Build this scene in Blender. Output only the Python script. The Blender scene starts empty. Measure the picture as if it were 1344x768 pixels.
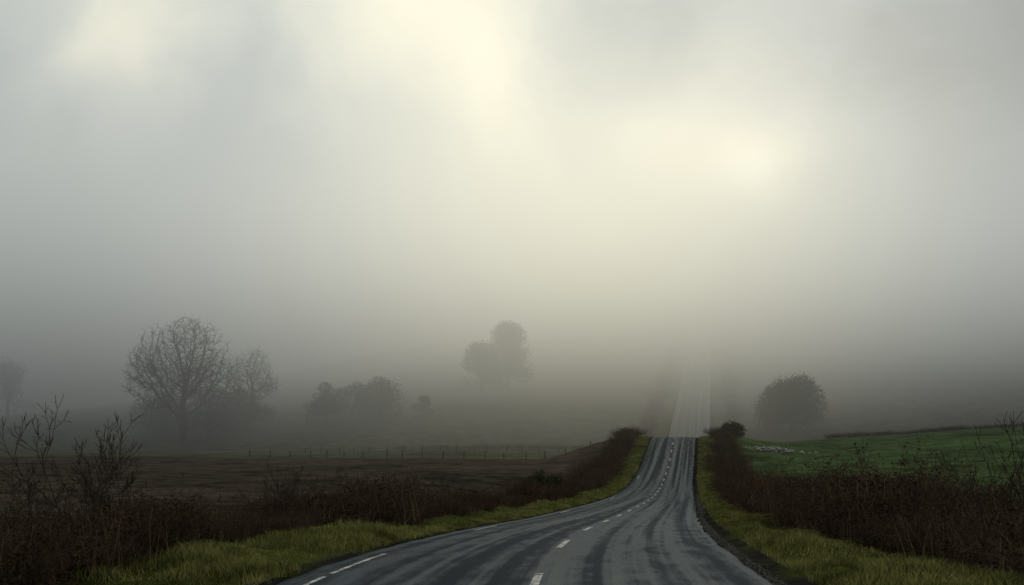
import bpy, math, random
import numpy as np
from mathutils import Vector
random.seed(7); rng=np.random.default_rng(7)
scene=bpy.context.scene
scene.view_settings.view_transform='Standard'
scene.view_settings.look='None'
scene.view_settings.exposure=0
# ---------------------------------------------------------------- profiles
YS=np.arange(-150,1401,1.0)
def prof(pts,sig):
    p=np.array(pts,float); v=np.interp(YS,p[:,0],p[:,1])
    k=np.arange(-3*sig,3*sig+1); g=np.exp(-k**2/(2*sig**2)); g/=g.sum()
    vp=np.pad(v,(len(k)//2,),mode='edge')
    return np.convolve(vp,g,mode='valid')
XR=prof([(-150,-3),(0,-.3),(11.6,.15),(14.6,.45),(23,1.7),(36,4.0),(57,8.0),(72,10.8),(98,15.6),(114,18.8),(135,23),(198,37),(283,55),(500,100),(1400,280)],4)
ZR=prof([(-150,-1.6),(0,-1.75),(11.6,-1.95),(14.6,-2.05),(23,-2.55),(36,-3.45),(57,-4.6),(72,-5.3),(90,-5.75),(100,-5.55),(114,-4.55),(125,-2.95),(134,-1.75),(141,-1.35),(150,-2.8),(165,-6.2),(176,-6.6),(186,-5.2),(198,-2.6),(240,5.8),(283,14.7),(400,40),(520,62),(800,80),(1400,85)],3)
ZL=prof([(-150,-2),(0,-2.1),(12,-2.4),(35,-3.4),(60,-4.3),(100,-4.9),(150,-5.1),(200,-4.6),(260,-3),(350,3),(500,16),(800,30),(1400,34)],5)
ZF=prof([(-150,-2),(0,-2),(12,-2.3),(35,-3.6),(60,-4.7),(80,-5.4),(100,-5.2),(125,-3.9),(150,-2.6),(160,-2.7),(178,-4.5),(198,-2.2),(240,5.8),(283,14.7),(400,38),(520,58),(800,76),(1400,80)],5)
WS=prof([(-150,1),(145,1),(198,1.4),(1400,1.4)],5)
I=lambda t,y:np.interp(y,YS,t)
def sst(x,a,b):
    t=np.clip((x-a)/(b-a),0,1); return t*t*(3-2*t)
_tab=rng.random((256,256))
def vnoise(x,y,sc):
    x=np.asarray(x,float)/sc+1000; y=np.asarray(y,float)/sc+1000
    xi=np.floor(x).astype(int); yi=np.floor(y).astype(int); fx=x-xi; fy=y-yi
    fx=fx*fx*(3-2*fx); fy=fy*fy*(3-2*fy)
    a=_tab[xi%256,yi%256]; b=_tab[(xi+1)%256,yi%256]; c=_tab[xi%256,(yi+1)%256]; d=_tab[(xi+1)%256,(yi+1)%256]
    return (a*(1-fx)+b*fx)*(1-fy)+(c*(1-fx)+d*fx)*fy-.5
def x_of(s,y): return I(XR,y)+s+np.clip(s,-8,8)*(I(WS,y)-1)
def gz(x,y):
    x=np.asarray(x,float); y=np.asarray(y,float)
    s=x-I(XR,y); w=I(WS,y); sn=np.where(np.abs(s)<8*w,s/w,s-np.sign(s)*8*(w-1))
    zr=I(ZR,y)
    h=sst(sn,-300,-30)*sst(y,190,235)
    zl=I(ZL,y)*(1-h)+zr*h
    zf=I(ZF,y)+.072*np.clip(sn-14,0,120)*sst(y,30,110)+.02*np.clip(sn-134,0,400)
    f=np.where(sn<0,zl,zf)
    t=sst(np.abs(sn),6.5,22)
    z=zr*(1-t)+f*t
    a=np.abs(sn)
    z=z+np.where(a<3.5,-.06,0)+sst(a,3.5,4.2)*(.05+.18*vnoise(x,y,.6)+.30*vnoise(x,y,1.7))*(1-sst(a,8,12)*.6)
    z=z+sst(a,8,25)*(.5*vnoise(x,y,14)+.9*vnoise(x,y,37)*sst(a,20,60))
    z=z+sst(y,240,360)*sst(a,15,60)*(4*vnoise(x,y,60))
    return z
# ---------------------------------------------------------------- helpers
def mesh_obj(name,V,F,mat=None,smooth=False,parent=None,link=True):
    me=bpy.data.meshes.new(name)
    me.from_pydata([tuple(v) for v in V],[],[tuple(f) for f in F]); me.update()
    if mat: me.materials.append(mat)
    if smooth: me.polygons.foreach_set('use_smooth',[True]*len(me.polygons))
    if not link: return me
    o=bpy.data.objects.new(name,me); scene.collection.objects.link(o)
    if parent: o.parent=parent
    return o
def empty(name,loc=(0,0,0)):
    o=bpy.data.objects.new(name,None); o.location=loc; o.empty_display_size=.5; scene.collection.objects.link(o); return o
def newmat(name):
    m=bpy.data.materials.new(name); m.use_nodes=True
    nt=m.node_tree; nt.nodes.clear(); return m,nt
def N(nt,t,**k):
    n=nt.nodes.new(t)
    for a,b in k.items():
        if a in n.inputs.keys(): n.inputs[a].default_value=b
        else: setattr(n,a,b)
    return n
def L(nt,a,b): nt.links.new(a,b)
def math_(nt,op,a,b=None,clamp=False):
    n=nt.nodes.new('ShaderNodeMath'); n.operation=op; n.use_clamp=clamp
    for i,v in enumerate((a,b)):
        if v is None: continue
        if isinstance(v,(int,float)): n.inputs[i].default_value=v
        else: nt.links.new(v,n.inputs[i])
    return n.outputs[0]
def mr_on(nt,v,a,b_,c,d,smooth=False):
    n=N(nt,'ShaderNodeMapRange')
    if smooth: n.interpolation_type='SMOOTHSTEP'
    for i,q in enumerate((a,b_,c,d)): n.inputs[i+1].default_value=q
    L(nt,v,n.inputs[0]); return n.outputs[0]
def simple(name,col,col2,rough=.9,scale=3,rand=.5,con=1.0):
    m,nt=newmat(name)
    out=N(nt,'ShaderNodeOutputMaterial'); b=N(nt,'ShaderNodeBsdfDiffuse')
    g=N(nt,'ShaderNodeNewGeometry'); no=N(nt,'ShaderNodeTexNoise'); no.inputs['Scale'].default_value=scale; no.inputs['Detail'].default_value=2
    L(nt,g.outputs['Position'],no.inputs['Vector'])
    r=g.outputs['Random Per Island']
    nf=math_(nt,'ADD',math_(nt,'MULTIPLY',math_(nt,'SUBTRACT',no.outputs['Fac'],.5),con),.5,True)
    f=math_(nt,'ADD',math_(nt,'MULTIPLY',r,rand),math_(nt,'MULTIPLY',nf,1-rand),True)
    mx=N(nt,'ShaderNodeMix',data_type='RGBA'); mx.inputs[6].default_value=(*col,1); mx.inputs[7].default_value=(*col2,1)
    L(nt,f,mx.inputs[0]); L(nt,mx.outputs[2],b.inputs['Color']); L(nt,b.outputs[0],out.inputs[0])
    return m
M_bark=simple('bark',(.02,.017,.014),(.05,.042,.034),scale=6)
M_twig=simple('bramble_twig',(.014,.010,.008),(.080,.054,.040),scale=.7,con=2.0)
M_dead=simple('dead_leaf',(.012,.009,.006),(.066,.042,.028),scale=.6,con=2.0)
M_straw=simple('dry_stalk',(.10,.075,.04),(.24,.19,.10),scale=.8)
M_leaf=simple('foliage',(.02,.025,.016),(.06,.065,.04),scale=.3)
M_wood=simple('weathered_wood',(.05,.045,.04),(.10,.09,.08),scale=5)
M_stone=simple('field_stone',(.11,.11,.105),(.28,.28,.26),scale=3)
M_gravel=simple('gravel_stone',(.02,.02,.02),(.09,.085,.08),scale=9)
M_wire=simple('wire',(.05,.05,.05),(.1,.1,.1),rough=.5)
# ---------------------------------------------------------------- ground
def build_ground():
    a=np.concatenate([[0,1,2,2.9,3.2,3.5,3.7],np.arange(3.9,9,.2),np.arange(9,30,.8),np.arange(30,80,3),80*1.09**np.arange(0,24)])
    S=np.concatenate([-a[:0:-1],a])
    R=np.concatenate([np.arange(-120,4,4),np.arange(4,50,.3),np.arange(50,215,.9),np.arange(215,420,5),np.arange(420,1381,20)])
    SS,YY=np.meshgrid(S,R); XX=x_of(SS,YY); ZZ=gz(XX,YY)
    V=np.stack([XX,YY,ZZ],-1).reshape(-1,3)
    n=len(S); m=len(R)
    i=np.arange(m-1)[:,None]*n+np.arange(n-1)[None,:]
    F=np.stack([i,i+1,i+n+1,i+n],-1).reshape(-1,4)
    mt,nt=newmat('ground_cover')
    o=mesh_obj('ground',V.tolist(),F.tolist(),mt,True)
    s=SS.ravel(); y=YY.ravel(); x=XX.ravel(); A=np.abs(s)
    def C(*c): return np.array(c)[None,:]
    grass=C(.048,.058,.015); soil=C(.022,.017,.012); plough=C(.058,.046,.037); past=C(.055,.084,.034); dull=C(.078,.080,.048); hill=C(.062,.062,.040); dirt=C(.018,.017,.016)
    def mix(c,d,t): t=t[:,None]; return c*(1-t)+d*t
    jit=vnoise(x,y,5)*6
    col=np.repeat(dirt,len(s),0)
    col=mix(col,grass,sst(A+vnoise(x,y,.5)*.35,3.4,3.75))
    col=mix(col,soil,sst(A+vnoise(x,y,1)*.7,5.5,6.2))
    fl=mix(np.repeat(plough,len(s),0),np.repeat(dull,len(s),0),sst(y+x*.06,151,154))
    fl=mix(fl,np.repeat(hill,len(s),0),sst(y+jit,205,235))
    fr=mix(np.repeat(past,len(s),0),np.repeat(hill,len(s),0),sst(y+jit*.5,158,163))
    fld=np.where((s<0)[:,None],fl,fr)
    col=mix(col,fld,sst(A,8.0,9.2))
    ca=o.data.color_attributes.new('zone','FLOAT_COLOR','POINT')
    ca.data.foreach_set('color',np.concatenate([col,np.ones((len(s),1))],1).ravel())
    pm=sst(-s,8.5,10)*(1-sst(y+x*.06,151,154))
    at=o.data.attributes.new('plough','FLOAT','POINT'); at.data.foreach_set('value',pm)
    out=N(nt,'ShaderNodeOutputMaterial'); b=N(nt,'ShaderNodeBsdfDiffuse')
    av=N(nt,'ShaderNodeAttribute',attribute_name='zone'); ap=N(nt,'ShaderNodeAttribute',attribute_name='plough')
    g=N(nt,'ShaderNodeNewGeometry')
    n1=N(nt,'ShaderNodeTexNoise'); n1.inputs['Scale'].default_value=.35; n1.inputs['Detail'].default_value=7; n1.inputs['Roughness'].default_value=.72
    L(nt,g.outputs['Position'],n1.inputs['Vector'])
    n2=N(nt,'ShaderNodeTexNoise'); n2.inputs['Scale'].default_value=6; n2.inputs['Detail'].default_value=4; L(nt,g.outputs['Position'],n2.inputs['Vector'])
    n4=N(nt,'ShaderNodeTexNoise'); n4.inputs['Scale'].default_value=.06; n4.inputs['Detail'].default_value=3; L(nt,g.outputs['Position'],n4.inputs['Vector'])
    f=math_(nt,'ADD',math_(nt,'MULTIPLY',n1.outputs['Fac'],2.4),-.45)
    f=math_(nt,'ADD',f,math_(nt,'MULTIPLY',math_(nt,'SUBTRACT',n2.outputs['Fac'],.5),.9))
    f=math_(nt,'ADD',f,math_(nt,'MULTIPLY',math_(nt,'SUBTRACT',n4.outputs['Fac'],.5),1.2))
    f=math_(nt,'MAXIMUM',f,.25)
    mp=N(nt,'ShaderNodeMapping'); mp.inputs['Rotation'].default_value=(0,0,math.radians(-8)); L(nt,g.outputs['Position'],mp.inputs['Vector'])
    wv=N(nt,'ShaderNodeTexWave'); wv.inputs['Scale'].default_value=.32; wv.inputs['Distortion'].default_value=2.5; wv.inputs['Detail'].default_value=3; wv.bands_direction='Y'
    L(nt,mp.outputs[0],wv.inputs['Vector'])
    wf=math_(nt,'MULTIPLY',math_(nt,'SUBTRACT',wv.outputs['Fac'],.5),math_(nt,'MULTIPLY',ap.outputs['Fac'],.4))
    f=math_(nt,'ADD',f,wf)
    vm=N(nt,'ShaderNodeVectorMath',operation='SCALE'); L(nt,av.outputs['Color'],vm.inputs[0]); L(nt,f,vm.inputs['Scale'])
    L(nt,vm.outputs[0],b.inputs['Color'])
    bp=N(nt,'ShaderNodeBump'); bp.inputs['Strength'].default_value=.7; bp.inputs['Distance'].default_value=.12
    L(nt,math_(nt,'ADD',n2.outputs['Fac'],math_(nt,'MULTIPLY',wf,2.0)),bp.inputs['Height']); L(nt,bp.outputs[0],b.inputs['Normal'])
    L(nt,b.outputs[0],out.inputs[0])
build_ground()
# ---------------------------------------------------------------- road
ROWS=np.concatenate([np.arange(-120,4,4),np.arange(4,215,.6),np.arange(215,1300,4)])
def ribbon(name,s0,s1,ys,mat,dz,crown=True,ncol=2,edgej=0):
    S=np.linspace(s0,s1,ncol); V=[];F=[];UV=[]
    for r,y in enumerate(ys):
        w=I(WS,y)
        for k,s in enumerate(S):
            ss=s
            if edgej and k in(0,ncol-1): ss=s+edgej*float(vnoise(s*9,y,.7))+edgej*.6*float(vnoise(s*5,y,.25))
            V.append((float(I(XR,y)+ss*w),float(y),float(I(ZR,y))+dz+.05*(1-(ss/3.2)**2)))
            UV.append((ss,y))
    for r in range(len(ys)-1):
        for k in range(ncol-1):
            i=r*ncol+k; F.append((i,i+1,i+ncol+1,i+ncol))
    return V,F,UV
def setuv(me,UV):
    uv=me.uv_layers.new(name='UVMap'); UV=np.array(UV)
    idx=np.zeros(len(me.loops),int); me.loops.foreach_get('vertex_index',idx); uv.data.foreach_set('uv',UV[idx].ravel())
mr,nt=newmat('wet_asphalt')
out=N(nt,'ShaderNodeOutputMaterial')
uv=N(nt,'ShaderNodeUVMap'); uv.uv_map='UVMap'
su=N(nt,'ShaderNodeSeparateXYZ'); L(nt,uv.outputs[0],su.inputs[0])
m1=N(nt,'ShaderNodeMapping'); m1.inputs['Scale'].default_value=(2.2,.014,1); L(nt,uv.outputs[0],m1.inputs['Vector'])
n1=N(nt,'ShaderNodeTexNoise'); n1.inputs['Scale'].default_value=1; n1.inputs['Detail'].default_value=4; n1.inputs['Roughness'].default_value=.55; L(nt,m1.outputs[0],n1.inputs['Vector'])
m2=N(nt,'ShaderNodeMapping'); m2.inputs['Scale'].default_value=(1.7,.6,1); L(nt,uv.outputs[0],m2.inputs['Vector'])
n2=N(nt,'ShaderNodeTexNoise'); n2.inputs['Scale'].default_value=1.3; n2.inputs['Detail'].default_value=7; n2.inputs['Roughness'].default_value=.7; L(nt,m2.outputs[0],n2.inputs['Vector'])
n3=N(nt,'ShaderNodeTexNoise'); n3.inputs['Scale'].default_value=60; n3.inputs['Detail'].default_value=3; L(nt,uv.outputs[0],n3.inputs['Vector'])
wet=math_(nt,'ADD',math_(nt,'MULTIPLY',n1.outputs['Fac'],.66),math_(nt,'MULTIPLY',n2.outputs['Fac'],.34))
wm=mr_on(nt,wet,.33,.57,1,0,True)
far_sheen=mr_on(nt,su.outputs[1],150,200,0,.24,True)  # extra sheen past the crest, added to brighten the far road
bp=N(nt,'ShaderNodeBump'); bp.inputs['Strength'].default_value=.2; bp.inputs['Distance'].default_value=.006
L(nt,math_(nt,'ADD',n3.outputs['Fac'],n2.outputs['Fac']),bp.inputs['Height'])
df=N(nt,'ShaderNodeBsdfDiffuse'); gl=N(nt,'ShaderNodeBsdfGlossy'); gl.inputs['Color'].default_value=(.84,.93,1,1)
cr=N(nt,'ShaderNodeValToRGB'); cr.color_ramp.elements[0].color=(.007,.010,.014,1); cr.color_ramp.elements[1].color=(.024,.028,.036,1); cr.color_ramp.elements[0].position=.35; cr.color_ramp.elements[1].position=.68
L(nt,math_(nt,'ADD',math_(nt,'MULTIPLY',n2.outputs['Fac'],.5),math_(nt,'MULTIPLY',n3.outputs['Fac'],.5)),cr.inputs[0]); L(nt,cr.outputs[0],df.inputs['Color'])
L(nt,bp.outputs[0],df.inputs['Normal']); L(nt,bp.outputs[0],gl.inputs['Normal'])
L(nt,math_(nt,'SUBTRACT',.32,math_(nt,'MULTIPLY',wm,.20)),gl.inputs['Roughness'])
fr=N(nt,'ShaderNodeFresnel'); fr.inputs['IOR'].default_value=1.33
fac=math_(nt,'ADD',math_(nt,'MULTIPLY',fr.outputs[0],math_(nt,'ADD',math_(nt,'MULTIPLY',wm,.42),.05)),math_(nt,'MULTIPLY',far_sheen,.5),True)
mx=N(nt,'ShaderNodeMixShader'); L(nt,fac,mx.inputs[0]); L(nt,df.outputs[0],mx.inputs[1]); L(nt,gl.outputs[0],mx.inputs[2]); L(nt,mx.outputs[0],out.inputs[0])
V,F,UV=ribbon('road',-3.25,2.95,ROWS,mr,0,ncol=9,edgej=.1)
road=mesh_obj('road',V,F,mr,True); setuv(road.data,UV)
mp_,nt=newmat('worn_road_paint')
out=N(nt,'ShaderNodeOutputMaterial'); b=N(nt,'ShaderNodeBsdfPrincipled'); b.inputs['Roughness'].default_value=.5; b.inputs['Specular IOR Level'].default_value=.1
g=N(nt,'ShaderNodeNewGeometry'); n=N(nt,'ShaderNodeTexNoise'); n.inputs['Scale'].default_value=7; n.inputs['Detail'].default_value=8; n.inputs['Roughness'].default_value=.75; L(nt,g.outputs['Position'],n.inputs['Vector'])
cr=N(nt,'ShaderNodeValToRGB'); cr.color_ramp.elements[0].color=(.03,.03,.035,1); cr.color_ramp.elements[1].color=(.5,.5,.48,1); cr.color_ramp.elements[0].position=.43; cr.color_ramp.elements[1].position=.57
L(nt,n.outputs['Fac'],cr.inputs[0]); L(nt,cr.outputs[0],b.inputs['Base Color']); L(nt,b.outputs[0],out.inputs[0])
def stripes(name,specs):
    V=[];F=[]
    for s0,s1,y0,y1 in specs:
        ys=np.arange(y0,y1+.01,.3); v,f,_=ribbon('',s0,s1,ys,None,.006)
        k=len(V); V+=v; F+=[tuple(i+k for i in q) for q in f]
    o=mesh_obj(name,V,F,mp_); o.parent=road; return o
stripes('centre_dashes',[(-.055,.055,y,y+2.1) for y in np.arange(10.6,150,6.2)])
stripes('edge_line',[(-2.90,-2.82,y,y+3.0) for y in list(np.arange(-20,14,3.3))+[24,41,66,100]])
def stones(name,pts,mat,smin,smax,parent=None):
    V=[];F=[]
    base=np.array([(1,0,0),(-1,0,0),(0,1,0),(0,-1,0),(0,0,1),(0,0,-1)],float)
    tri=[(0,2,4),(2,1,4),(1,3,4),(3,0,4),(2,0,5),(1,2,5),(3,1,5),(0,3,5)]
    for (x,y,z) in pts:
        r=random.uniform(smin,smax); a=random.uniform(0,6.28); c,s=math.cos(a),math.sin(a)
        B=base*np.array([r*random.uniform(.7,1.4),r*random.uniform(.7,1.2),r*random.uniform(.5,.9)])*rng.uniform(.75,1.2,(6,1))
        k=len(V)
        for p in B: V.append((x+p[0]*c-p[1]*s,y+p[0]*s+p[1]*c,z+p[2]))
        F+=[tuple(i+k for i in t) for t in tri]
    return mesh_obj(name,V,F,mat,parent=parent)
P=[]
for _ in range(12000):
    y=8+ (random.random()**1.8)*70
    s=random.choice([3.25,3.25,3.25,-3.4])+random.gauss(0,.17)
    if -3.2<s<2.9: continue
    x=float(x_of(s,y)); P.append((x,y,float(gz(x,y))+.004))
stones('gravel',P,M_gravel,.008,.03)
# ---------------------------------------------------------------- grass
def grass(name,n,y0,y1,pw,bands,hmin,hmax,w,mat):
    y=y0+rng.random(n)**pw*(y1-y0); bi=rng.integers(0,len(bands),n); B=np.array(bands)
    s=B[bi,0]+rng.random(n)*(B[bi,1]-B[bi,0])
    x=x_of(s,y); z=gz(x,y)
    cl=np.clip(1.5*vnoise(x,y,.5)+1.7*vnoise(x,y,1.6)+.65,.08,2.1)
    h=(hmin+rng.random(n)*(hmax-hmin))*cl
    far=1+y/60; ww=w*far
    a=rng.random(n)*6.283; la=rng.random(n)*6.283; le=h*rng.uniform(.2,.9,n)
    dx=np.cos(a)*ww/2; dy=np.sin(a)*ww/2
    p0=np.stack([x-dx,y-dy,z-.01],1); p1=np.stack([x+dx,y+dy,z-.01],1)
    m0=np.stack([x+np.cos(la)*le*.35-dx*.7,y+np.sin(la)*le*.35-dy*.7,z+h*.62],1); m1=m0+np.stack([dx*1.4,dy*1.4,0*dx],1)
    p2=np.stack([x+np.cos(la)*le,y+np.sin(la)*le,z+h],1)
    V=np.stack([p0,p1,m1,m0,p2],1).reshape(-1,3)
    k=np.arange(n)*5
    F=[ (a_,a_+1,a_+2,a_+3) for a_ in k.tolist()]+[(a_+3,a_+2,a_+4) for a_ in k.tolist()]
    return mesh_obj(name,V.tolist(),F,mat)
M_grass=simple('grass_blades',(.014,.022,.006),(.235,.225,.075),scale=1.2,rand=.3,con=2.6)
grass('grass',110000,8,50,1.6,[(-6.1,-3.42),(3.5,5.9)],.05,.16,.010,M_grass)
grass('grass',40000,50,142,1.0,[(-6,-3.42),(3.4,5.9)],.08,.2,.014,M_grass)
# ---------------------------------------------------------------- plants
def tube(V,F,p0,p1,r0,r1,n=3):
    d=(p1-p0); 
    if d.length<1e-5: return
    d.normalize(); u=d.orthogonal().normalized(); w=d.cross(u); k=len(V)
    for p,r in((p0,r0),(p1,r1)):
        for i in range(n):
            a=6.2832*i/n; V.append(tuple(p+(u*math.cos(a)+w*math.sin(a))*r))
    for i in range(n): j=(i+1)%n; F.append((k+i,k+j,k+n+j,k+n+i))
def rv(): 
    return Vector((random.gauss(0,1),random.gauss(0,1),random.gauss(0,1))).normalized()
def grow(V,F,p,d,ln,r,depth,up=.15,spread=.6,nseg=3,nmin=2,nmax=3,rat=.76,sides=True,minr=.004):
    q=p.copy(); dd=d.copy()
    for i in range(nseg):
        dd=(dd+rv()*.16+Vector((0,0,up*.3))).normalized(); e=q+dd*(ln/nseg)
        r1=max(r*(1-.35*(i+1)/nseg),minr); r0=max(r*(1-.35*i/nseg),minr)
        tube(V,F,q,e,r0,r1,6 if r0>.1 else 3)
        if sides and i>0 and depth>0 and random.random()<.6:
            sd=(dd+rv()*.9).normalized(); grow(V,F,e,sd,ln*rat*.7,r1*.45,depth-2,up,spread,2,nmin,nmax,rat,sides,minr)
        q=e
    if depth<=0: return
    for c in range(random.randint(nmin,nmax)):
        nd=(dd+rv()*spread+Vector((0,0,up))).normalized()
        grow(V,F,q,nd,ln*rat*random.uniform(.8,1.15),max(r*.65*random.uniform(.75,1),minr),depth-1,up,spread,nseg,nmin,nmax,rat,sides,minr)
def at(px,d,f=1250.): return (px-672)/f*d
def oak(name,x,y,h,wd,trunk_r,seed,natt=1500,tip=.03,base=.24,step=.5):
    """space-colonisation crown inside a lumpy dome"""
    r_=np.random.default_rng(seed); random.seed(seed)
    lob=[]; 
    for i in range(9):
        a=6.283*i/9+r_.uniform(-.3,.3); q=r_.uniform(.5,.74); lob.append((math.cos(a)*q*wd*.5,math.sin(a)*q*wd*.5,h*r_.uniform(.36,.70),wd*r_.uniform(.17,.25)))
    lob+= [(0,0,h*.62,wd*.36),(r_.uniform(-.1,.1)*wd,0,h*.80,h*.19),(.16*wd,0,h*.73,wd*.25),(-.18*wd,0,h*.72,wd*.25)]
    A=[]
    while len(A)<natt:
        l=lob[r_.integers(len(lob))]; d=r_.normal(size=3); d/=np.linalg.norm(d); p=np.array(l[:3])+d*l[3]*r_.random()**.4
        if p[2]>h*base and p[2]<h: A.append(p)
    A=np.array(A); nodes=[np.array([0,0,-.3])]; par=[-1]; z=0
    while z<h*base*1.15: z+=step; nodes.append(np.array([.02*z*math.sin(z*.4),.0,z])); par.append(len(nodes)-2)
    best=np.full(len(A),1e9); bi=np.zeros(len(A),int); alive=np.ones(len(A),bool)
    def upd(k0):
        nonlocal best,bi
        for k in range(k0,len(nodes)):
            dd=np.linalg.norm(A-nodes[k],axis=1); m=dd<best; best[m]=dd[m]; bi[m]=k
    upd(0)
    for it in range(120):
        m=alive&(best<h*.5)
        if not m.any(): break
        acc={}
        for ai in np.nonzero(m)[0]:
            v=A[ai]-nodes[bi[ai]]; acc.setdefault(bi[ai],np.zeros(3)); acc[bi[ai]]+=v/np.linalg.norm(v)
        k0=len(nodes)
        for k,v in acc.items():
            v=v/(np.linalg.norm(v)+1e-6)+r_.normal(size=3)*.22; v/=np.linalg.norm(v); nodes.append(nodes[k]+v*step); par.append(k)
        upd(k0); alive&=best>step*1.15
        if len(nodes)>11000: break
    n=len(nodes); e=2.15; acc=np.zeros(n); ch=np.zeros(n,int)
    for k in range(n-1,0,-1):
        if acc[k]==0: acc[k]=tip**e
        acc[par[k]]+=acc[k]; ch[par[k]]+=1
    R=acc**(1/e); R=np.where(R>tip*1.3,tip+(R-tip)*(trunk_r-tip)/(R[1]-tip),R)
    V=[];F=[]
    for k in range(1,n):
        p0=Vector(nodes[par[k]]); p1=Vector(nodes[k]); r0=min(R[par[k]],R[k]*1.35+.004) if par[k]>0 else R[k]*1.4; tube(V,F,p0,p1,r0,R[k],7 if R[k]>.12 else 3)
        if R[k]<tip*2.2:
            for _ in range(3 if ch[k]==0 else 1):
                d=((p1-p0).normalized()+rv()*.9+Vector((0,0,.1))).normalized(); q=p1+d*random.uniform(.4,1.1); tube(V,F,p1,q,tip*.7,tip*.45)
                q2=q+(d+rv()*.6).normalized()*.6; tube(V,F,q,q2,tip*.5,tip*.35)
    o=empty(name,(x,y,float(gz(x,y)))); mesh_obj('trunk_and_limbs',V,F,M_bark,parent=o); print(name,n); return o
def leaf_mass(c,R,n,size,V,F,hollow=.55,flat=1):
    for _ in range(n):
        d=rv(); rr=random.uniform(hollow,1.08)**.7
        if random.random()<.16: rr*=random.uniform(1,1.3)
        p=Vector((c[0]+d.x*R[0]*rr,c[1]+d.y*R[1]*rr,c[2]+d.z*R[2]*rr))
        u=rv()*size*random.uniform(.4,1.1); w=rv()*size*random.uniform(.3,.9); k=len(V)
        V+= [tuple(p-u-w),tuple(p+u-w*.6),tuple(p+u*.7+w),tuple(p-u*.8+w)]; F.append((k,k+1,k+2,k+3))
def bushy_tree(name,x,y,h,w,seed,nl=14,leaves=260,low=.15,size=.22,dense=1.0):
    random.seed(seed); o=empty(name,(x,y,float(gz(x,y))-.1)); V=[];F=[]; V2=[];F2=[]
    base=Vector((0,0,0)); top=Vector((0,0,h*.3))
    tube(V2,F2,base,top,w*.035+.08,w*.025+.05,7)
    for i in range(nl):
        a=random.uniform(0,6.283); q=math.sqrt(random.random()); s=random.uniform(.15,.24)*w
        rr=q*(.5*w-s*.85)
        ztop=h*(low+(1-low)*math.sqrt(max(0,1-q*q*.8)))-s*.7
        zc=max(h*low+s*.5, ztop*(1-random.random()**2*.75)) if i>nl*.4 else ztop
        c=(rr*math.cos(a),rr*math.sin(a),zc)
        leaf_mass(c,(s,s,s*.85),leaves,size,V,F)
        tube(V2,F2,top*random.uniform(.5,1),Vector(c),w*.012+.03,.02,4)
        for _ in range(14):
            d=rv(); d.z=abs(d.z)*.8; e=Vector(c)+Vector((d.x*s,d.y*s,d.z*s))*1.35; tube(V2,F2,Vector(c),e,.03,.012,3)
    mesh_obj('crown',V,F,M_leaf,parent=o); mesh_obj('trunk_and_limbs',V2,F2,M_bark,parent=o); return o
oak('bare_oak_tree',at(240,206),206,28,24.5,.8,11,3000,.036,base=.18,step=.45)
oak('bare_oak_tree',at(328,222),222,19,13,.42,5,1200,.034,base=.15)
bushy_tree('thicket',at(215,214),214,10,17,21,24,280,low=0,size=.2)
bushy_tree('thicket',at(275,212),212,12,18,22,28,280,low=0,size=.2)
bushy_tree('thicket',at(322,218),218,10,14,23,20,280,low=0,size=.2)
bushy_tree('round_bush',at(428,222),222,10,10,24,18,300,low=0,size=.2)
bushy_tree('round_bush',at(462,226),226,9,11,34,18,280,low=0,size=.2)
bushy_tree('round_bush',at(500,225),225,10,14,25,26,300,low=0,size=.2)
bushy_tree('round_bush',at(555,226),226,5.6,5.5,26,8,260,low=0,size=.18)
bushy_tree('leafy_tree',at(633,258),258,14.5,13,27,30,300,low=0,size=.22)
bushy_tree('leafy_tree',at(667,260),260,19.5,14.5,28,46,320,low=0,size=.22)
bushy_tree('leafy_tree',at(10,262),262,17,13,29,18,260,low=.0)
bushy_tree('leafy_tree',at(-60,265),265,20,18,30,22,260,low=.05)
bushy_tree('round_tree',at(1040,203),203,12.3,16,31,46,480,low=0,size=.2)
bushy_tree('round_bush',at(960,139),139,2.3,4.6,32,14,260,low=0,size=.1)
bushy_tree('round_bush',at(715,62),62,2.3,3.0,33,12,380,low=0,size=.06)
def shrub(name,x,y,h,n,seed,depth=4,lean=.5):
    random.seed(seed); V=[];F=[]
    for i in range(n):
        a=random.uniform(0,6.283); p=Vector((random.gauss(0,.12),random.gauss(0,.12),-.05))
        d=Vector((math.cos(a)*lean,math.sin(a)*lean,1)).normalized()
        grow(V,F,p,d,h*.3*random.uniform(.8,1.1),.016*h/2,depth,.12,.55,3,2,2,.74,True,.0034)
    k=h/max(v[2] for v in V); V=[(v[0]*k,v[1]*k,v[2]*k) for v in V]
    o=empty(name,(x,y,float(gz(x,y)))); mesh_obj('stems',V,F,M_bark,parent=o); return o
shrub('bare_shrub',at(100,14.2),14.2,2.55,2,41,5,.22)
shrub('bare_shrub',at(146,14.8),14.8,2.0,6,42,5,.45)
shrub('bare_shrub',at(28,13.5),13.5,1.55,6,43,4,.4)
shrub('bare_shrub',at(375,23),23,1.8,10,44,4,.6)
shrub('bare_shrub',at(470,30),30,1.7,7,45,4,.6)
shrub('bare_shrub',at(590,42),42,2.0,10,48,4,.6)
shrub('bare_shrub',at(1335,13.6),13.6,2.2,7,46,4,.5)
shrub('bare_shrub',at(1240,17),17,1.6,7,47,4,.6)
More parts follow.
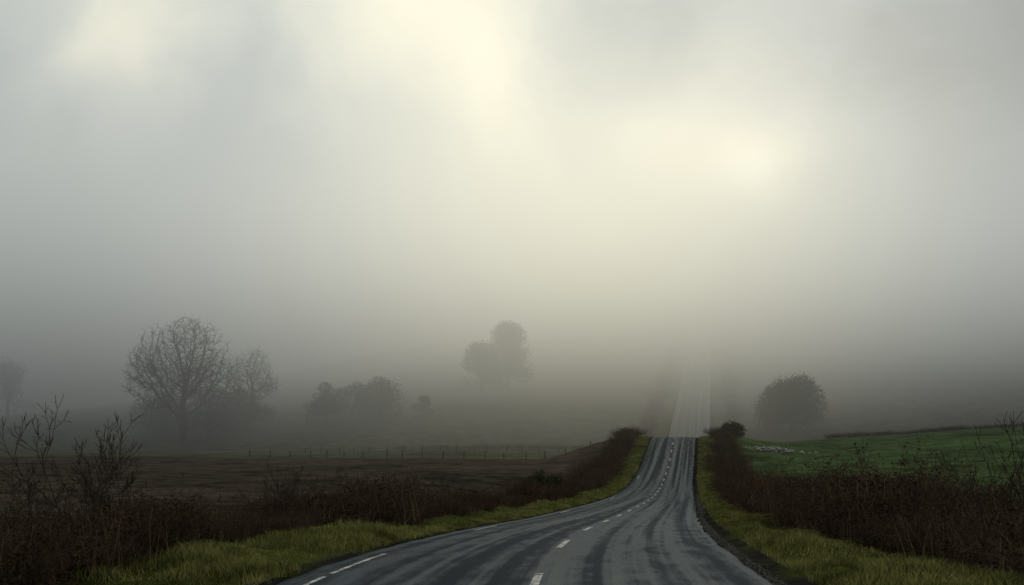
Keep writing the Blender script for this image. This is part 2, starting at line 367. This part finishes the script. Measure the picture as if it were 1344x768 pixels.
def clump(i):
    random.seed(100+i); V=[];F=[];V2=[];F2=[];V3=[];F3=[]
    for k in range(70):
        a=random.uniform(0,6.283); r=math.sqrt(random.random())*.6
        p=Vector((r*math.cos(a),r*math.sin(a),-.05)); a2=a+random.gauss(0,.7)
        d=Vector((math.cos(a2)*.35,math.sin(a2)*.35,1)).normalized(); ln=random.uniform(.6,1.3)*(1.35 if random.random()<.12 else 1); droop=random.uniform(.05,.35)
        q=p; seg=6; rad=.006
        for s in range(seg):
            d=(d+Vector((math.cos(a2)*droop*.5,math.sin(a2)*droop*.5,-droop*s*.18))+rv()*.12).normalized(); e=q+d*ln/seg
            tube(V,F,q,e,rad,rad*.85); rad*=.85
            for _ in range(2):
                td=(d*.6+rv()).normalized(); te=e+td*random.uniform(.1,.33); tube(V,F,e,te,.003,.0018)
                for _ in range(2):
                    c=e.lerp(te,random.random())+rv()*.03; u=rv()*random.uniform(.010,.026); w=rv()*random.uniform(.010,.02); kk=len(V2)
                    V2+=[tuple(c-u),tuple(c+w),tuple(c+u),tuple(c-w)]; F2.append((kk,kk+1,kk+2,kk+3))
            q=e
    for k in range(50):
        a=random.uniform(0,6.283); r=random.uniform(.3,.95); p=Vector((r*math.cos(a),r*math.sin(a),0)); e=p+Vector((random.gauss(0,.14),random.gauss(0,.14),random.uniform(.3,.85))); tube(V3,F3,p,e,.004,.002)
    for k in range(1100):
        d=rv(); c=Vector((d.x*.66,d.y*.66,.42+d.z*.42))*random.uniform(.6,1.05); u=rv()*.034; w=rv()*.026; kk=len(V2)
        V2+=[tuple(c-u),tuple(c+w),tuple(c+u),tuple(c-w)]; F2.append((kk,kk+1,kk+2,kk+3))
    me=bpy.data.meshes.new('bramble_clump'); nv=len(V); nv2=nv+len(V2)
    me.from_pydata(V+V2+V3,[],F+[tuple(j+nv for j in f) for f in F2]+[tuple(j+nv2 for j in f) for f in F3]); 
    for m in(M_twig,M_dead,M_straw): me.materials.append(m)
    me.polygons.foreach_set('material_index',[0]*len(F)+[1]*len(F2)+[2]*len(F3)); me.update(); return me
CL=[clump(i) for i in range(6)]
random.seed(5)
def hedge(name,side,segs):
    o=empty(name,(0,0,0)); n=0
    for y0,y1,step,offs,sc in segs:
        y=y0
        while y<y1:
            for of in offs:
                yy=y+random.uniform(-.4,.4)*step; s=side*(of+random.gauss(0,.2)); x=float(x_of(s,yy)); z=float(gz(x,yy))
                c=bpy.data.objects.new('clump_%d'%n,random.choice(CL)); scene.collection.objects.link(c); c.parent=o; n+=1
                k=sc*random.uniform(.6,1.15)*(1+.9*float(vnoise(x,yy,4)))
                c.location=(x,yy,z); c.scale=(k*random.uniform(.9,1.3),k*random.uniform(.9,1.3),k*random.uniform(.8,1.2)); c.rotation_euler=(random.gauss(0,.1),random.gauss(0,.1),random.uniform(0,6.28))
            y+=step
    return o
hedge('hedgerow',-1,[(7,30,.6,(6.3,7.1,7.9),.82),(30,80,1.0,(6.5,7.4),.92),(80,146,1.3,(6.6,7.6),1.3),(150,380,3.2,(6.6,),2.0)])
hedge('hedgerow',1,[(7,30,.7,(6.2,7.0,7.8),1.06),(30,80,1.1,(6.3,7.2),1.15),(80,146,1.3,(6.4,7.4),1.3),(150,380,3.2,(6.6,),2.0)])
def cross_hedge(name,pts,step,sc):
    o=empty(name); n=0
    for (xa,ya),(xb,yb) in zip(pts[:-1],pts[1:]):
        L_=math.hypot(xb-xa,yb-ya); k=int(L_/step)
        for i in range(k):
            t=(i+random.random()*.6)/k; x=xa+(xb-xa)*t; y=ya+(yb-ya)*t+random.gauss(0,.4)
            c=bpy.data.objects.new('clump_%d'%n,random.choice(CL)); scene.collection.objects.link(c); c.parent=o; n+=1
            q=sc*random.uniform(.6,1.2); c.location=(x,y,float(gz(x,y))-.05); c.scale=(q*1.3,q*1.2,q); c.rotation_euler=(0,0,random.uniform(0,6.28))
cross_hedge('field_hedge',[(at(1085,158),158),(at(1140,158),158),(at(1500,162),162)],1.0,.85)
cross_hedge('field_hedge',[(at(520,196),196),(at(800,192),192)],1.5,.8)
def fence(name,x0,y0,x1,y1,step=3.2):
    L_=math.hypot(x1-x0,y1-y0); k=int(L_/step); V=[];F=[];Vw=[];Fw=[]; prev=None
    for i in range(k+1):
        t=i/k+random.uniform(-.15,.15)/k; x=x0+(x1-x0)*t; y=y0+(y1-y0)*t; z=float(gz(x,y)); hh=random.uniform(1.0,1.35)
        p=Vector((x,y,z-.2)); q=Vector((x+random.gauss(0,.06),y,z+hh)); tube(V,F,p,q,.09,.08,5)
        if prev:
            for hz in(.4,.75,1.0): tube(Vw,Fw,prev+Vector((0,0,hz)),Vector((x,y,z+hz)),.012,.012,3)
        prev=Vector((x,y,z))
    o=empty(name); mesh_obj('posts',V,F,M_bark,parent=o); mesh_obj('wires',Vw,Fw,M_wire,parent=o)
fence('wire_fence',at(330,158),158,at(800,147),147)
fence('wire_fence',at(400,182),182,at(800,178),178)
random.seed(9); P=[]
for _ in range(150):
    x=at(1018,126)+random.gauss(0,1.5); y=126+random.gauss(0,.9); d=max(0,1-abs(x-at(1018,126))/4); P.append((x,y,float(gz(x,y))+random.random()*.55*d))
stones('stone_heap',P,M_stone,.12,.32)
# ---------------------------------------------------------------- fog
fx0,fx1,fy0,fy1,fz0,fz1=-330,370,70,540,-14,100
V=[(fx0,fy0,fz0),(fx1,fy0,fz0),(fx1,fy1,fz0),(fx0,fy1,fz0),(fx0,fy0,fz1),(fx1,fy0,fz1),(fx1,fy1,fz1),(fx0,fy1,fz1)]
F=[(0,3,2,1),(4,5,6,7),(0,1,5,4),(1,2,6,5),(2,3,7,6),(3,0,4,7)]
mf,nt=newmat('self_lit_fog')
out=N(nt,'ShaderNodeOutputMaterial'); g=N(nt,'ShaderNodeNewGeometry'); sx=N(nt,'ShaderNodeSeparateXYZ'); L(nt,g.outputs['Position'],sx.inputs[0])
X,Y,Z=sx.outputs
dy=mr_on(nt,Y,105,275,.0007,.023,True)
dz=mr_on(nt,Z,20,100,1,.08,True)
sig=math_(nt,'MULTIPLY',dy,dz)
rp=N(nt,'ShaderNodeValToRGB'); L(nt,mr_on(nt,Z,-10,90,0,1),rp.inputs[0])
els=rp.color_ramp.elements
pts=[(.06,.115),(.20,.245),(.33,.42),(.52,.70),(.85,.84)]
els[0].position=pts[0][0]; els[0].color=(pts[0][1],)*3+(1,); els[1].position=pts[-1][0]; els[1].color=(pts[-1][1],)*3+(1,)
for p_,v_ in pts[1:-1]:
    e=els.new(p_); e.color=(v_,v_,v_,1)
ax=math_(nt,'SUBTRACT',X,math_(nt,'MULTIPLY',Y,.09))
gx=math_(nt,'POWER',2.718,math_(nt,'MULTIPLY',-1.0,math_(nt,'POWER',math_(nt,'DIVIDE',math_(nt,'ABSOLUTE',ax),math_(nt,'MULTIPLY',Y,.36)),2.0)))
lx=mr_on(nt,gx,0,1,.56,1.12)  # glow set by height, brighter and warmer along the central axis
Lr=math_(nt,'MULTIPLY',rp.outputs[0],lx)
em=N(nt,'ShaderNodeEmission'); L(nt,math_(nt,'MULTIPLY',Lr,sig),em.inputs['Strength'])  # fog glows by itself in place of scattered daylight; also lights the ground
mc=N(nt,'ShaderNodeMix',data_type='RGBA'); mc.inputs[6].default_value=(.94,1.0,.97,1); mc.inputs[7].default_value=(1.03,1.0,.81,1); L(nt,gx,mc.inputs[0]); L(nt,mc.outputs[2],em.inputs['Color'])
ab=N(nt,'ShaderNodeVolumeAbsorption'); ab.inputs['Color'].default_value=(0,0,0,1); L(nt,sig,ab.inputs['Density'])
ad=N(nt,'ShaderNodeAddShader'); L(nt,em.outputs[0],ad.inputs[0]); L(nt,ab.outputs[0],ad.inputs[1]); L(nt,ad.outputs[0],out.inputs['Volume'])
mf.cycles.volume_step_rate=1.4
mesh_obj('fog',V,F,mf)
# ---------------------------------------------------------------- world sky
w=bpy.data.worlds.new('World'); scene.world=w; w.use_nodes=True; nt=w.node_tree; nt.nodes.clear()
SEL,SAZ=math.radians(15),math.radians(14.7)
out=N(nt,'ShaderNodeOutputWorld'); sky=N(nt,'ShaderNodeTexSky'); sky.sky_type='NISHITA'; sky.sun_disc=False; sky.sun_elevation=SEL; sky.sun_rotation=SAZ; sky.dust_density=3
b1=N(nt,'ShaderNodeBackground'); b1.inputs[1].default_value=.06; L(nt,sky.outputs[0],b1.inputs[0])
tc=N(nt,'ShaderNodeTexCoord')
def warp(src,scale,amt,det=3):
    nz=N(nt,'ShaderNodeTexNoise'); nz.inputs['Scale'].default_value=scale; nz.inputs['Detail'].default_value=det; L(nt,src,nz.inputs['Vector'])
    dv=N(nt,'ShaderNodeVectorMath',operation='SUBTRACT'); L(nt,nz.outputs['Color'],dv.inputs[0]); dv.inputs[1].default_value=(.5,.5,.5)
    ds=N(nt,'ShaderNodeVectorMath',operation='SCALE'); L(nt,dv.outputs[0],ds.inputs[0]); ds.inputs['Scale'].default_value=amt
    da=N(nt,'ShaderNodeVectorMath',operation='ADD'); L(nt,src,da.inputs[0]); L(nt,ds.outputs[0],da.inputs[1]); return da.outputs[0]
wc=warp(warp(tc.outputs['Generated'],3.0,.16,2),9.0,.13,4)
wl=warp(tc.outputs['Generated'],9.0,.05,4)
def blob(px,py,sxp,szp,amp,rot=0,src=wc):
    d=Vector(((px-672)/1250,1,(560-py)/1250)).normalized()
    s=N(nt,'ShaderNodeVectorMath',operation='SUBTRACT'); L(nt,src,s.inputs[0]); s.inputs[1].default_value=d
    m=N(nt,'ShaderNodeMapping'); m.vector_type='POINT'; m.inputs['Rotation'].default_value=(0,math.radians(rot),0); L(nt,s.outputs[0],m.inputs['Vector'])
    q=N(nt,'ShaderNodeVectorMath',operation='MULTIPLY'); L(nt,m.outputs[0],q.inputs[0]); q.inputs[1].default_value=(1250/sxp,2.2,1250/szp)
    dt=N(nt,'ShaderNodeVectorMath',operation='DOT_PRODUCT'); L(nt,q.outputs[0],dt.inputs[0]); L(nt,q.outputs[0],dt.inputs[1])
    return math_(nt,'MULTIPLY',math_(nt,'POWER',2.718,math_(nt,'MULTIPLY',dt.outputs['Value'],-1.0)),amp)
base=.68
terms=[blob(540,20,150,110,.32),blob(630,170,90,130,.13,0),blob(170,40,110,80,.30),blob(1000,226,50,32,.50,0,wl),blob(950,250,230,75,.30,-28,wl),blob(600,330,450,190,.14),
 blob(800,100,110,110,-.22),blob(330,120,90,110,-.20),blob(1320,300,220,330,-.26),blob(0,300,230,300,-.06),blob(1330,60,260,160,-.16)]
n2=N(nt,'ShaderNodeTexNoise'); n2.inputs['Scale'].default_value=4.5; n2.inputs['Detail'].default_value=5; n2.inputs['Roughness'].default_value=.5; L(nt,wc,n2.inputs['Vector'])
acc=math_(nt,'ADD',base,math_(nt,'MULTIPLY',math_(nt,'SUBTRACT',n2.outputs['Fac'],.5),.5))
for t in terms: acc=math_(nt,'ADD',acc,t)
acc=math_(nt,'MAXIMUM',acc,.1)
ramp=N(nt,'ShaderNodeMapRange'); L(nt,acc,ramp.inputs[0]); ramp.inputs[1].default_value=.52; ramp.inputs[2].default_value=1.0
mc=N(nt,'ShaderNodeMix',data_type='RGBA'); mc.inputs[6].default_value=(.92,1.0,.98,1); mc.inputs[7].default_value=(1.04,1.0,.80,1); L(nt,ramp.outputs[0],mc.inputs[0])
b2=N(nt,'ShaderNodeBackground'); L(nt,mc.outputs[2],b2.inputs[0]); L(nt,acc,b2.inputs[1])
ms=N(nt,'ShaderNodeMixShader'); ms.inputs[0].default_value=.95; L(nt,b1.outputs[0],ms.inputs[1]); L(nt,b2.outputs[0],ms.inputs[2]); L(nt,ms.outputs[0],out.inputs[0])
sd=bpy.data.lights.new('sun','SUN'); sd.energy=.5; sd.angle=math.radians(30); sd.color=(1,.93,.8); sd.specular_factor=.3
so=bpy.data.objects.new('sun',sd); scene.collection.objects.link(so)
dirv=Vector((math.sin(SAZ)*math.cos(SEL),math.cos(SAZ)*math.cos(SEL),math.sin(SEL))); so.rotation_euler=(-dirv).to_track_quat('-Z','Y').to_euler()
cd=bpy.data.cameras.new('camera'); cd.lens=36*1250/1344; cd.sensor_width=36; cd.shift_y=176/1344; cd.clip_end=4000; cd.clip_start=.05
co=bpy.data.objects.new('camera',cd); scene.collection.objects.link(co); co.location=(0,0,0); co.rotation_euler=(math.radians(90),0,0)
scene.camera=co
